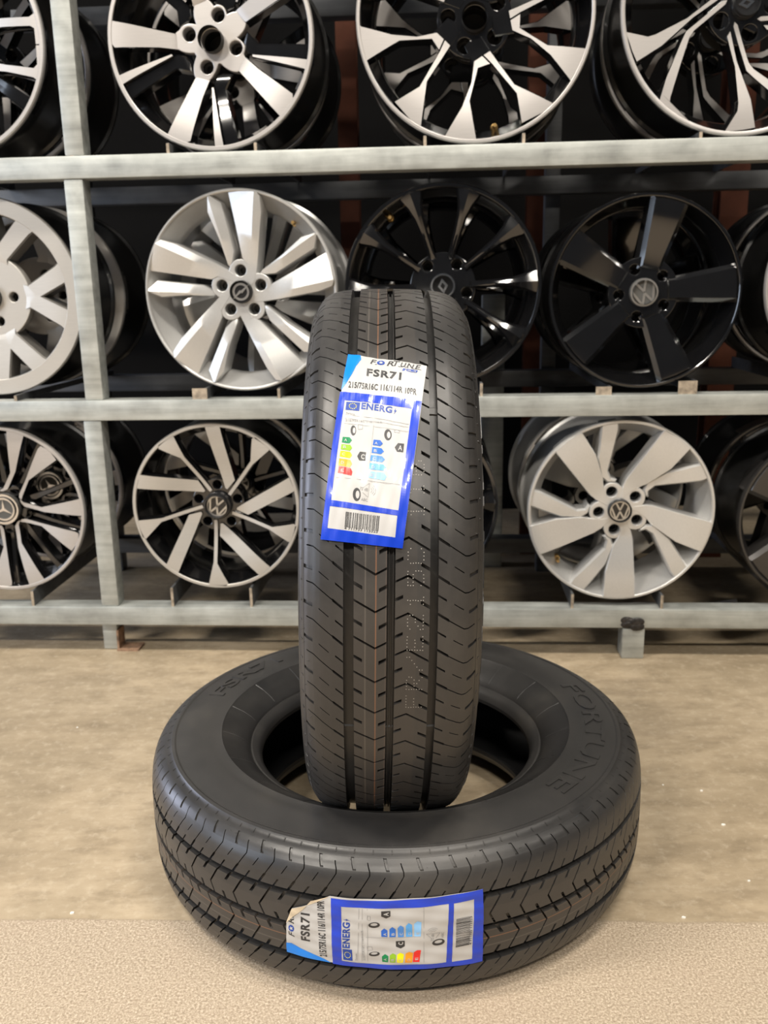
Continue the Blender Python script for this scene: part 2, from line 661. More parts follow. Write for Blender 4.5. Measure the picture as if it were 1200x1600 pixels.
def emblem(kind, parent, rc, h, spin):
    """badge on the centre cap; rc = cap radius in metres, h = cap face height"""
    e0, e1 = h - .0002, h + .0014
    bm = bmesh.new()
    if kind == 'vw':
        bm = ring_bm(rc * .70, rc * .80, e0, e1)
        k = rc * .75
        for p, q in (((-.40, .88), (0, .08)), ((.40, .88), (0, .08)), ((-.90, .42), (-.42, -.90)), ((.90, .42), (.42, -.90)),
                     ((-.42, -.90), (0, -.06)), ((.42, -.90), (0, -.06))):
            prism(bm, bar2(p, q, .17), e0, e1 - .0001, k)
    elif kind == 'bolt':
        bm = ring_bm(rc * .56, rc * .74, e0, e1)
        k = rc
        for pts in ([(-.82, -.62), (-.05, .03), (.02, -.28), (.10, -.02), (-.02, .16), (-.10, -.06)][0:0] or
                    [(-.78, -.66), (-.10, .14), (.05, .02), (-.02, -.10)], [(.78, .66), (.10, -.14), (-.05, -.02), (.02, .10)]):
            prism(bm, pts, e0, e1 + .0006, k)
    elif kind == 'diamond':
        k = rc
        o = [(0, .78), (.52, 0), (0, -.78), (-.52, 0)]
        i = [(0, .36), (.22, 0), (0, -.36), (-.22, 0)]
        for n in range(4):
            m2 = (n + 1) % 4
            prism(bm, [o[n], o[m2], i[m2], i[n]], e0, e1 + .0008, k)
    elif kind == 'star':
        bm = ring_bm(rc * .80, rc * .95, e0, e1)
        for n in range(3):
            a = PI / 2 + n * 2 * PI / 3
            tip = (math.cos(a) * .84, math.sin(a) * .84)
            l = (math.cos(a + 1.05) * .13, math.sin(a + 1.05) * .13)
            r = (math.cos(a - 1.05) * .13, math.sin(a - 1.05) * .13)
            prism(bm, [tip, l, (0, 0), r], e0, e1, rc * .95)
    mat = 'chrome' if kind in ('diamond', 'star') else 'badge'
    o = bm_obj('emblem', bm, parent, [mat], 30)
    o.rotation_euler = (0, math.radians(-spin), 0)
    return o


def make_wheel(spec, label, group, R):
    """front lip plane at y=0, axis along local y, centre at the origin; parts below an Empty"""
    root = thing('alloy_wheel', label, 'wheel', (0, 0, 0), group)
    W = .205
    lip = spec.get('lip', .945)
    face, side, barrel = spec['face'], spec['side'], spec.get('barrel', 'satin')
    rec = spec.get('rec', .020)
    dish = spec.get('dish', .90)
    # rim barrel
    prof = [(.998, .010), (.998, .016), (.962, .020), (.955, .045), (.905, .062), (.885, .085), (.885, .115), (.95, .145), (.958, .185),
            (.97, .192), (1.0, .196), (1.0, .204), (.965, W), (.935, .196), (.925, .15), (.862, .118), (.858, .085), (dish - .03, .060),
            (dish - .01, .040), (lip - .012, .014), (lip - .002, .004), (lip + .01, .004)]
    o = bm_obj('rim_barrel', lathe([(r * R, t) for r, t in prof], 84, 'Y', True), root, [barrel], 28)
    # inner dish wall, in the colour of the wheel's sides
    prof = [(lip + .004, .003), (lip - .004, .0035), (lip - .014, .013), (dish - .012, .039), (dish - .034, .0595)]
    bm_obj('rim_well', lathe([(r * R, t - .0006) for r, t in prof], 84), root, [spec.get('well', side)], 40)
    # lip ring
    prof = [(lip, .010), (lip, .001), (lip + .006, 0), (.990, 0), (1.0, .003), (1.0, .011)]
    bm_obj('lip_ring', lathe([(r * R, t) for r, t in prof], 96, 'Y', True), root, [spec.get('lipmat', face)], 35)

    def zf(r):
        return -.0010 - rec * (1 - smoothstep(.22, .93, r))
    # hub with real bolt holes
    hb, hr, n_b, ba = spec.get('bolt_r', .225), spec.get('hole', .062), spec.get('bolts', 5), spec.get('bolt_a', 90)
    hubr = spec.get('hub', .315)
    bore = spec.get('bore', .115)
    bc = [(hb * math.cos(math.radians(ba + 360 / n_b * k)), hb * math.sin(math.radians(ba + 360 / n_b * k))) for k in range(n_b)]
    out = []
    for k in range(120):
        t = 3.0 * k
        rr = hubr
        for la, pk, half in spec.get('lobes', ()):
            dl = abs((t - la + 180) % 360 - 180) / half
            if dl < 1:
                rr = max(rr, hubr + (pk - hubr) * (.5 + .5 * math.cos(PI * dl)) ** .5)
        out.append((rr * R * math.cos(math.radians(t)), rr * R * math.sin(math.radians(t))))
    loops = [out] + [circ(hr * R, 24, (x * R, y * R)) for x, y in bc] + [circ(bore * R, 40)]
    hm = spec.get('hubmat', side)
    ho = bm_obj('hub', plate_with_holes(loops, .020, .0015), root, [hm], 35)
    hz = rec + .001 + spec.get('hubdrop', .003)
    ho.location = (0, hz, 0)
    for x, y in bc:
        bm = lathe([((hr + .004) * R, .0006), ((hr - .0005) * R, .002), ((hr - .006) * R, .028), (hr * .55 * R, .0285), (hr * .5 * R, .040)], 22)
        disc_cap(bm, hr * .5 * R, .040, 22)
        c = bm_obj('bolt_hole', bm, root, [spec.get('holemat', 'void')], 40)
        c.location = (x * R, hz - .0008, y * R)
    bm = lathe([(bore * 1.005 * R, .001), (bore * .97 * R, .10)], 36)
    bm_obj('hub_bore', bm, root, ['void'], 40)
    bm = bmesh.new()
    disc_cap(bm, .30 * R, .0, 40)
    o = bm_obj('mounting_pad', bm, root, ['void'])
    o.location = (0, .085, 0)
    # spokes
    n_s = spec.get('n', 5)
    for sp in spec['spokes']:
        pts = sp['pts']
        if sp.get('round'):
            pts = chaikin(pts, sp['round'])
        for k in range(sp.get('n', n_s)):
            rd = sp.get('ridge')
            ang = 360.0 / sp.get('n', n_s) * k
            dv = sp.get('dive', spec.get('dive', 0))
            dvr = spec.get('dive_r', (.24, .315))
            sp_up = .0006 if sp.get('dive') == 0 else 0.0
            z2 = lambda r, dd=sp.get('drop', 0), hh=sp.get('bump_h', 0), dv=dv, fd=spec.get('dive', 0): (
                zf(r) - dd * (smoothstep(.26, .5, r) if fd else 1) + sp_up + hh * (smoothstep(.26, .6, r) if fd else 1) - dv * (1 - smoothstep(*dvr, r)))
            bm = plate(rot2(pts, ang), R, z2, sp.get('thick', .034), sp.get('ch', .010), sp.get('chd', .0025),
                       (rot2([rd[0]], ang)[0], rot2([rd[1]], ang)[0], rd[2], rd[3]) if rd else None)
            bm_obj(sp.get('name', 'spoke'), bm, root, [sp.get('top', face), sp.get('side', side)], 26)
    # centre cap
    rc = spec.get('cap')
    if rc:
        rc *= R
        h = -rec + spec.get('caph', .004)
        bm = lathe([(rc, rec + .006), (rc, -h + .003), (rc * .95, -h + .0005), (rc * .86, -h)], 40)
        disc_cap(bm, rc * .86, -h, 40)
        cp = bm_obj('centre_cap', bm, root, [spec.get('capmat', 'cap')], 35)
        if spec.get('capring'):
            bm_obj('cap_ring', ring_bm(rc * .84, rc * 1.0, h - .002, h + .002), cp, ['chrome'], 35)
        if spec.get('emblem'):
            emblem(spec['emblem'], cp, rc * spec.get('emb_s', 1.0), h, spec.get('emb_spin', 0))
    va = spec.get('valve')
    if va is not None:
        bm = lathe([(.0005, -.030), (.0035, -.030), (.004, -.020), (.0045, -.008), (.007, -.006), (.008, .006)], 12)
        v = bm_obj('valve_stem', bm, root, [spec.get('valvemat', 'brass')], 40)
        v.location = (.865 * R * math.cos(va), .045, .865 * R * math.sin(va))
    return root


SPEC = {}
# --- top shelf
c = from_crop((560, 190), 495)
SPEC['T1'] = dict(face='mach', side='black', bolts=4, bolt_a=73, bolt_r=.235, hole=.072, bore=.115, hub=.20, lip=.955, rec=.022, hubmat='mach', hubdrop=.0002, dive=.005, dive_r=(.32, .38), lobes=[(248 + 72 * q, .38, 30) for q in range(5)] + [(73, .318, 26), (343, .318, 26), (163, .33, 28), (253, .33, 28)],
    spokes=[dict(pts=c([(466, 345), (488, 338), (552, 345), (540, 360), (505, 440), (440, 638), (400, 660), (318, 610)]), ch=.008),
            dict(pts=c([(545, 395), (556, 392), (603, 690), (556, 676)]), ch=.003),
            dict(pts=c([(600, 330), (572, 338), (553, 370), (553, 400), (601, 690), (672, 662), (612, 402), (650, 335)]), top='black', drop=.010, ch=.012, name='dark_spoke')])
c = from_crop((607, 97), 562)
SPEC['T2'] = dict(face='mach', side='black', bolt_a=32, bolt_r=.225, hole=.070, bore=.108, hub=.31, lip=.965, rec=.018, hubmat='black', valve=math.radians(-78),
    spokes=[dict(pts=c([(603, 283), (645, 258), (688, 300), (627, 318), (588, 465), (622, 650), (600, 668), (452, 646), (545, 490), (590, 380)]), ch=.007, thick=.042),
            dict(pts=c([(645, 258), (682, 237), (800, 395), (985, 487), (960, 520), (832, 578), (806, 440), (688, 300)]), ch=.007, thick=.042),
            dict(pts=c([(585, 190), (560, 215), (598, 300), (690, 245), (640, 170)]), top='black', ch=.01, drop=.002, name='dark_spoke')])
c = from_crop((1075, 45), 772, 800)
SPEC['T3'] = dict(face='mach', side='black', bolt_a=212, bolt_r=.215, hole=.068, bore=.10, hub=.30, lip=.965, rec=.016, hubmat='black', cap=.112, emblem='diamond', emb_s=.72, emb_spin=-80,
    spokes=[dict(pts=c([(968, 14), (935, 18), (715, 195), (690, 250), (600, 480), (548, 640), (555, 665), (600, 715), (770, 800), (815, 790), (655, 690), (636, 640), (640, 590), (690, 410), (742, 240), (770, 195), (955, 45)]), ch=.005, thick=.045),
            dict(pts=c([(972, 232), (995, 192), (1045, 380), (1140, 620), (1178, 800), (1100, 812), (930, 818), (985, 812), (1055, 690), (1058, 640), (1030, 420)]), ch=.005, thick=.045),
            dict(pts=c([(950, 90), (1000, 130), (985, 200), (940, 170)]), top='black', ch=.01, drop=.004, name='dark_spoke')])
c = from_crop((-690, 558), 1128)
SPEC['T0'] = dict(face='mach', side='black', bolt_r=.22, hub=.31, lip=.955, rec=.016, hubmat='black', cap=.13, bolt_a=-3,
    spokes=[dict(pts=c([(-430, 395), (0, 350), (305, 355), (370, 320), (402, 430), (402, 620), (345, 620), (345, 470), (310, 448), (0, 440), (-420, 500)]), ch=.005),
            dict(pts=c([(-430, 690), (0, 785), (300, 832), (338, 800), (345, 620), (402, 620), (390, 800), (335, 975), (290, 930), (0, 862), (-430, 800)]), ch=.005),
            dict(pts=rot2(c([(-400, 500), (400, 470), (400, 560), (-400, 590)]), 33), top='black', drop=.012, name='dark_spoke'),
            dict(pts=rot2(c([(-400, 500), (400, 470), (400, 560), (-400, 590)]), -36), top='black', drop=.012, name='dark_spoke')])
# --- middle shelf
c = from_crop((-91, 800), 695)
up = c([(150, 812), (285, 812), (310, 800), (492, 712), (515, 700), (560, 640), (505, 610), (450, 560), (418, 590), (204, 716), (140, 700)])
SPEC['M0'] = dict(face='mach_warm', side='grey', bolt_a=0, bolt_r=.255, hole=.058, bore=.13, hub=.43, lip=.84, dish=.85, rec=.010, dive=.004, dive_r=(.34, .425), hubmat='mach_warm', hubdrop=.0005, well='grey', cap=.125, capmat='grey', barrel='satin',
    spokes=[dict(pts=up, ch=.014, chd=.004, thick=.045), dict(pts=[(x, -y) for x, y in up][::-1], ch=.014, chd=.004, thick=.045),
            dict(pts=[(.84, .16), (.96, .19), (.975, 0), (.96, -.19), (.84, -.16), (.858, 0)], ch=.012, chd=.004, thick=.04)])
c = from_crop((587, 623), 530, 557)
SPEC['M1'] = dict(face='silver', side='silver', barrel='silver', bolt_a=90, bolt_r=.212, hole=.066, bore=.11, hub=.205, lobes=[(90 + 72 * q, .315, 36) for q in range(5)], lip=.972, dish=.86, rec=.012, dive=.005, hubmat='silver', hubdrop=.0, holemat='bolt_grey', cap=.118, emblem='bolt', valve=math.radians(50),
    spokes=[dict(pts=c([(627, 592), (624, 540), (624, 470), (600, 440), (545, 88), (560, 76), (700, 84), (724, 112), (726, 200), (692, 430), (676, 520), (666, 560), (650, 588)]), dive=0, ch=.006, chd=.004, thick=.05,
                 ridge=(c([(640, 560)])[0], c([(694, 90)])[0], .007, .10)),
            dict(pts=c([(530, 492), (516, 470), (480, 330), (430, 190), (436, 108), (450, 100), (510, 140), (522, 200), (560, 400), (548, 455)]), ch=.008, chd=.004, thick=.05, drop=.002,
                 ridge=(c([(540, 510)])[0], c([(440, 105)])[0], .005, .07))])
sp10 = [(.27, -.045), (.36, -.036), (.55, -.042), (.70, -.052), (.82, -.082), (.92, -.125), (.965, -.13), (.975, 0), (.965, .13), (.92, .125), (.82, .082), (.70, .052), (.55, .042), (.36, .036), (.27, .045)]
SPEC['M2'] = dict(face='black', side='black', bolt_a=56, bolt_r=.255, hole=.062, bore=.11, hub=.33, lip=.955, rec=.026, hubmat='black', cap=.125, capring=True, emblem='diamond', emb_s=.8, emb_spin=8, valve=math.radians(128), caph=.006, n=10,
    spokes=[dict(pts=rot2(sp10, 2), ch=.022, chd=.005, thick=.05, ridge=((0, 0), (math.cos(math.radians(2)), math.sin(math.radians(2))), .006, .09))])
sp5 = [(.22, -.13), (.36, -.135), (.62, -.165), (.90, -.195), (.972, -.20), (.985, 0), (.972, .20), (.90, .195), (.62, .165), (.36, .135), (.22, .13)]
SPEC['M3'] = dict(face='black', side='black', bolt_a=41, bolt_r=.255, hole=.062, bore=.12, hub=.36, lip=.965, rec=.014, hubmat='black', cap=.148, capmat='bolt_grey', emblem='vw', emb_s=1.22, emb_spin=20, caph=.006,
    spokes=[dict(pts=rot2(sp5, 5), ch=.045, chd=.008, thick=.05)])
SPEC['M4'] = dict(SPEC['M3'], lipmat='mach', face='black')
# --- bottom shelf
c = from_crop((10, 785), 660)
SPEC['B0'] = dict(face='mach', side='black', bolt_a=58, bolt_r=.25, hole=.058, bore=.15, hub=.25, lip=.955, rec=.016, hubmat='black', cap=.185, capmat='bolt_grey', capring=True, emblem='star', emb_s=.80, caph=.008,
    spokes=[dict(pts=c([(128, 702), (135, 665), (200, 560), (350, 300), (375, 278), (440, 310), (492, 392), (235, 560), (168, 678), (150, 720)]), ch=.005),
            dict(pts=c([(128, 702), (150, 720), (168, 678), (160, 715), (175, 732), (310, 770), (640, 695), (655, 770), (648, 838), (330, 815), (165, 772), (138, 740)][0:2] + [(165, 735), (310, 770), (640, 695), (655, 770), (648, 838), (330, 815), (165, 775), (138, 742)]), ch=.005),
            dict(pts=rot2([(.20, -.05), (.60, -.03), (.95, -.03), (.95, .05), (.6, .03), (.2, .05)], 20), top='black', drop=.018, name='dark_spoke'),
            dict(pts=rot2([(.20, -.03), (.60, -.03), (.95, -.045), (.95, .045), (.6, .03), (.2, .03)], -16), top='black', drop=.015, name='dark_spoke')])
c = from_crop((590, 614), 528)
SPEC['B1'] = dict(face='mach_warm', side='black', bolt_a=90, bolt_r=.245, hole=.060, bore=.13, hub=.31, lip=.955, rec=.024, hubmat='black', cap=.165, emblem='vw', emb_s=.95, emb_spin=-25, caph=.010,
    spokes=[dict(pts=c([(552, 108), (648, 104), (710, 455), (655, 517), (640, 508), (600, 330)]), ch=.006, bump_h=.001),
            dict(pts=c([(652, 545), (664, 526), (818, 325), (838, 182), (870, 165), (950, 250), (940, 262), (835, 350), (674, 558)]), ch=.006, bump_h=.001)])
c = from_crop((620, 585), 540, 513)
SPEC['B3'] = dict(face='silver2', side='silver2', barrel='silver2', bolt_a=114, bolt_r=.222, hole=.066, bore=.12, hub=.205, lobes=[(114 + 72 * q, .318, 36) for q in range(5)], lip=.965, dish=.885, rec=.016, dive=.005, hubmat='silver2', hubdrop=.0, cap=.128, emblem='vw', emb_s=1.05, emb_spin=2, caph=.006, valve=math.radians(222),
    spokes=[dict(pts=c([(620, 518), (636, 442), (654, 400), (832, 140), (852, 118), (935, 160), (1010, 215), (895, 345), (770, 436), (712, 462), (662, 494), (642, 522)]), dive=0, ch=.006, chd=.002, thick=.05, bump_h=.003),
            dict(pts=c([(545, 430), (505, 400), (478, 292), (488, 95), (500, 78), (590, 84), (592, 128), (548, 362), (566, 402), (600, 412), (590, 430)]), ch=.018, chd=.006, thick=.045, drop=.002)])
SPEC['B2'] = dict(SPEC['M2'])
SPEC['B4'] = dict(SPEC['M3'], face='graphite', side='graphite', lipmat='graphite', hubmat='graphite')

#        key   cx    cy   radius(px) shelf  yaw  labels (front, one behind)
WHEELS = [
    ('T0', -97, 82, 171, Z_TOP, 0, 'black and machined alloy wheel with paired spokes, outside the top shelf post'),
    ('T1', 327, 63, 165, Z_TOP, -2, 'black and machined four-bolt alloy wheel with swept wide spokes on the top shelf'),
    ('T2', 742, 32, 187, Z_TOP, 0, 'black and machined alloy wheel with forked spokes and a brass valve on the top shelf'),
    ('T3', 1169, 11, 196, Z_TOP, 0, 'black and machined alloy wheel with looped split spokes and a diamond badge'),
    ('M0', -20, 465, 152, Z_MID, 0, 'grey and machined alloy wheel with lattice spokes and triangular windows'),
    ('M1', 375, 456, 154, Z_MID, -3, 'silver alloy wheel with ridged double spokes and a black lightning-badge cap'),
    ('M2', 692, 447, 154, Z_MID, 0, 'gloss black ten-spoke alloy wheel with chrome-ringed diamond cap, above the standing tire'),
    ('M3', 1008, 457, 149, Z_MID, 0, 'gloss black five-spoke alloy wheel with a silver round badge on the middle shelf'),
    ('M4', 1352, 442, 152, Z_MID, 0, 'black alloy wheel with a bright lip beside the gloss black five-spoke wheel'),
    ('B0', 3, 797, 132, Z_LOW, 0, 'black and machined alloy wheel with V-shaped spokes and a three-pointed star cap'),
    ('B1', 337, 793, 133, Z_LOW, 0, 'black and machined alloy wheel with twisted wide and thin spokes on the bottom shelf'),
    ('B2', 641, 790, 137, Z_LOW, 0, 'gloss black alloy wheel on the bottom shelf, mostly hidden behind the standing tire'),
    ('B3', 970, 800, 145, Z_LOW, 0, 'bright silver alloy wheel with broad and narrow spokes above the welded rack foot'),
    ('B4', 1293, 812, 136, Z_LOW, 0, 'dark graphite alloy wheel beside the bright silver wheel on the bottom shelf'),
]
BACK = {
    'T0': 'second-row alloy wheel behind the paired-spoke wheel outside the top shelf post',
    'T1': 'second-row alloy wheel behind the four-bolt wheel on the top shelf',
    'T2': 'second-row alloy wheel behind the forked-spoke wheel with the brass valve',
    'T3': 'second-row alloy wheel behind the looped-spoke wheel with the diamond badge',
    'M0': 'second-row alloy wheel behind the grey lattice-spoke wheel',
    'M1': 'second-row silver alloy wheel behind the silver double-spoke wheel',
    'M2': 'second-row black alloy wheel behind the gloss black ten-spoke wheel',
    'M3': 'second-row black alloy wheel behind the gloss black five-spoke wheel',
    'M4': 'second-row black alloy wheel behind the bright-lipped black wheel',
    'B0': 'second-row alloy wheel behind the star-capped wheel with V-shaped spokes',
    'B1': 'second-row alloy wheel behind the twisted-spoke wheel on the bottom shelf',
    'B2': 'second-row black alloy wheel behind the wheel hidden by the standing tire',
    'B3': 'second-row silver alloy wheel behind the bright silver wheel',
    'B4': 'second-row dark alloy wheel behind the graphite wheel on the bottom shelf'}
FRONT = .022          # the wheels' faces stand this far behind the rack's front plane
wheel_info = []
wheel_pos = []
for key, px, py, rpx, zs, yaw, lab in WHEELS:
    fr = {'M0': .054, 'M1': .024}.get(key, FRONT)
    u, z = rack_hit(px, py, fr)
    d = ray(px, py)
    p = CAM + d * (((RO + RN * fr - CAM).dot(RN)) / d.dot(RN))
    depth = (p - CAM).dot(CAMROT @ Vector((0, 0, -1)))
    R = rpx / FPX * depth
    gap = z - R - zs
    z += max(0, .004 - gap)
    wheel_info.append((key, round(R, 4), round(gap, 4)))
    wheel_pos.append((key, u, z, R))
    root = make_wheel(SPEC[key], lab, 'alloy wheels in the front row', R)
    base = RO + RU * u + RN * fr
    root.location = (base.x, base.y, z)
    root.rotation_euler = (0, 0, RYAW + math.radians(yaw))
    back = copy_tree(root)
    back['label'] = BACK[key]
    back['group'] = 'alloy wheels in the second row'
    b2 = base + RN * ((.255 if key == 'M1' else .245) + random.uniform(0, .012)) + RU * random.uniform(-.006, .006)
    back.location = (b2.x, b2.y, z)
    if key in ('T1', 'T2', 'T3', 'M1'):
        upw = copy_tree(root)  # copies out of view, put in to keep lamp light out of the rack
        upw['label'] = {'T1': 'four-bolt', 'T2': 'fork-spoked', 'T3': 'loop-spoked', 'M1': 'silver'}[key] + ' alloy wheel out of view above, added to shade the rack'
        upw['group'] = 'unseen alloy wheels added above to shade the rack'
        uu = {'T1': -.36, 'T2': .16, 'T3': .69, 'M1': -.90}[key]
        pu = RO + RU * uu + RN * FRONT
        upw.location = (pu.x, pu.y, Z_UP + .004 + R)
    back.rotation_euler = (Matrix.Rotation(RYAW + random.uniform(-.04, .04), 3, 'Z') @ Matrix.Rotation(random.uniform(0, 6.28), 3, 'Y')).to_euler()
print('WHEELS', wheel_info)


# support bars: two under each wheel, running from the front beam to the rear beam


def bracket(px, zb, h, py, wide=0):
    u = rack_hit(px, py, .006)[0]
    for k, uc, zc, R in wheel_pos:
        if k[0] == {Z_TOP: 'T', Z_MID: 'M', Z_LOW: 'B'}[zb] and abs(u - uc) < R:
            h = min(h, zc - math.sqrt(R * R - max(0, abs(u - uc) - (.020 if k == 'M1' else .012)) ** 2) - zb - .0012)
    if h < .003:
        return
    bm = bmesh.new()
    add_box(bm, (u - .0025, .006, zb), (u + .0025, DEP + .03, zb + h))
    bm_obj('support_bar', bm, rack, ['galv_dark'])
    bm = bmesh.new()
    if wide:
        add_box(bm, (u - wide, .0045, zb), (u + .003, .0060, zb + h - .0005))
    else:
        add_box(bm, (u - .003, .0045, zb), (u + .003, .0060, zb + h - .001))
    bm_obj('bar_end', bm, rack, ['bar_end'])


for px in (-190, -45, 262, 399, 664, 818, 1094, 1255):
    bracket(px, Z_TOP, .030, 225)
for px, wd in ((-80, 0), (24, 0), (322, .030), (436, 0), (625, 0), (752, 0), (953, .030), (1086, .036), (1285, 0), (1420, 0)):
    bracket(px, Z_MID, .028, 618, wd)
for px in (-50, 52, 270, 393, 590, 705, 894, 1034, 1235, 1350):
    bracket(px, Z_LOW, .046, 942)

# ------------------------------------------------------------------ tires
RT = .3645
NP = 57
PT = 2 * PI * RT / NP
R_TAB = [(0, .3645), (.03, .3642), (.047, .3632), (.06, .3615), (.07, .3588), (.078, .3548), (.0835, .3500), (.0875, .3440), (.090, .3390)]
WMAX = .0885


def r_of(w):
    w = abs(w)
    for (a, ra), (b, rb) in zip(R_TAB, R_TAB[1:]):
        if w <= b:
            t = (w - a) / (b - a)
            return ra + (rb - ra) * t
    return R_TAB[-1][1]


GD = .0105


KW = 1.06


def surf(s, w, d=0.0):
    a = s / RT
    r = r_of(w) - d
    return (r * math.cos(a), r * math.sin(a), w * KW)


def rib(name, cols, chev, feats, parent, rowstep=.010):
    """one tread rib. feats: (s_centre, s_width, col_from, col_to, depth) per pitch, following the line chev(w)."""
    rows = {0.0}
    for sc, sw, wa, wb, dp in feats:
        rows |= {round((sc - sw / 2) % PT, 6), round((sc + sw / 2) % PT, 6)}
        cols = cols | {round(wa, 5), round(wb, 5)}
    rows = sorted(rows)
    full = []
    for i, r in enumerate(rows):
        nx = rows[i + 1] if i + 1 < len(rows) else PT
        k = max(1, int(math.ceil((nx - r) / rowstep)))
        full += [r + (nx - r) * j / k for j in range(k)]
    cols = sorted(cols)
    full_s = full
    nr, nc = len(full_s), len(cols) - 1
    dep = [[0.0] * nc for _ in range(nr)]
    for i in range(nr):
        nxt = full_s[i + 1] if i + 1 < nr else PT
        sm = (full_s[i] + nxt) / 2
        for j in range(nc):
            wm = (cols[j] + cols[j + 1]) / 2
            for sc, sw, wa, wb, dp in feats:
                ds = (sm - sc + PT / 2) % PT - PT / 2
                if abs(ds) < sw / 2 and wa - 1e-6 < wm < wb + 1e-6:
                    dep[i][j] = dp
    verts, uvs, idx, faces = [], [], {}, []
    T = nr * NP

    def vid(i, j, d):
        i %= T
        k = (i, j, d)
        if k not in idx:
            w = cols[j]
            s = (i // nr) * PT + full_s[i % nr] + chev(w)
            idx[k] = len(verts)
            verts.append(surf(s, w, d))
            uvs.append((w, s))
        return idx[k]

    for i in range(T):
        a = i % nr
        for j in range(nc):
            d = dep[a][j]
            faces.append((vid(i, j, d), vid(i + 1, j, d), vid(i + 1, j + 1, d), vid(i, j + 1, d)))
            d2 = dep[(a + 1) % nr][j]
            if d2 != d:
                faces.append((vid(i + 1, j, d), vid(i + 1, j, d2), vid(i + 1, j + 1, d2), vid(i + 1, j + 1, d)))
            if j + 1 < nc and dep[a][j + 1] != d:
                d2 = dep[a][j + 1]
                faces.append((vid(i, j + 1, d), vid(i + 1, j + 1, d), vid(i + 1, j + 1, d2), vid(i, j + 1, d2)))
        for j, jj in ((0, 0), (nc - 1, nc)):
            d = dep[a][j]
            faces.append((vid(i, jj, d), vid(i + 1, jj, d), vid(i + 1, jj, GD + .0004), vid(i, jj, GD + .0004)))
    me = bpy.data.meshes.new(name)
    me.from_pydata(verts, [], faces)
    uvl = me.uv_layers.new(name='UVMap')
    for lp in me.loops:
        uvl.data[lp.index].uv = uvs[lp.vertex_index]
    bm = bmesh.new()
    bm.from_mesh(me)
    bmesh.ops.recalc_face_normals(bm, faces=bm.faces)
    bm.to_mesh(me)
    bm.free()
    smooth(me, 24)
    return link(name, me, parent, ['tread'])


def frange(a, b, n):
    return {round(a + (b - a) * k / n, 5) for k in range(n + 1)}


# sidewall profile, upper half: (radius, half width)
SIDE = [(.203, .050), (.205, .0575), (.2105, .0635), (.217, .0660), (.2195, .0652), (.2205, .0680), (.229, .0765), (.243, .0857), (.258, .0920),
        (.2605, .0943), (.263, .0937), (.278, .0970), (.295, .0978), (.312, .0962), (.326, .0938), (.3285, .0948), (.3325, .0940), (.3345, .0920),
        (.338, .0902), (.3405, .0895), (.343, .0882)]


SIDE = [(r_, w_ * KW) for r_, w_ in SIDE]


def side_z(r):
    for (a, wa), (b, wb) in zip(SIDE, SIDE[1:]):
        if r <= b:
            return wa + (wb - wa) * max(0, (r - a)) / (b - a)
    return SIDE[-1][1]


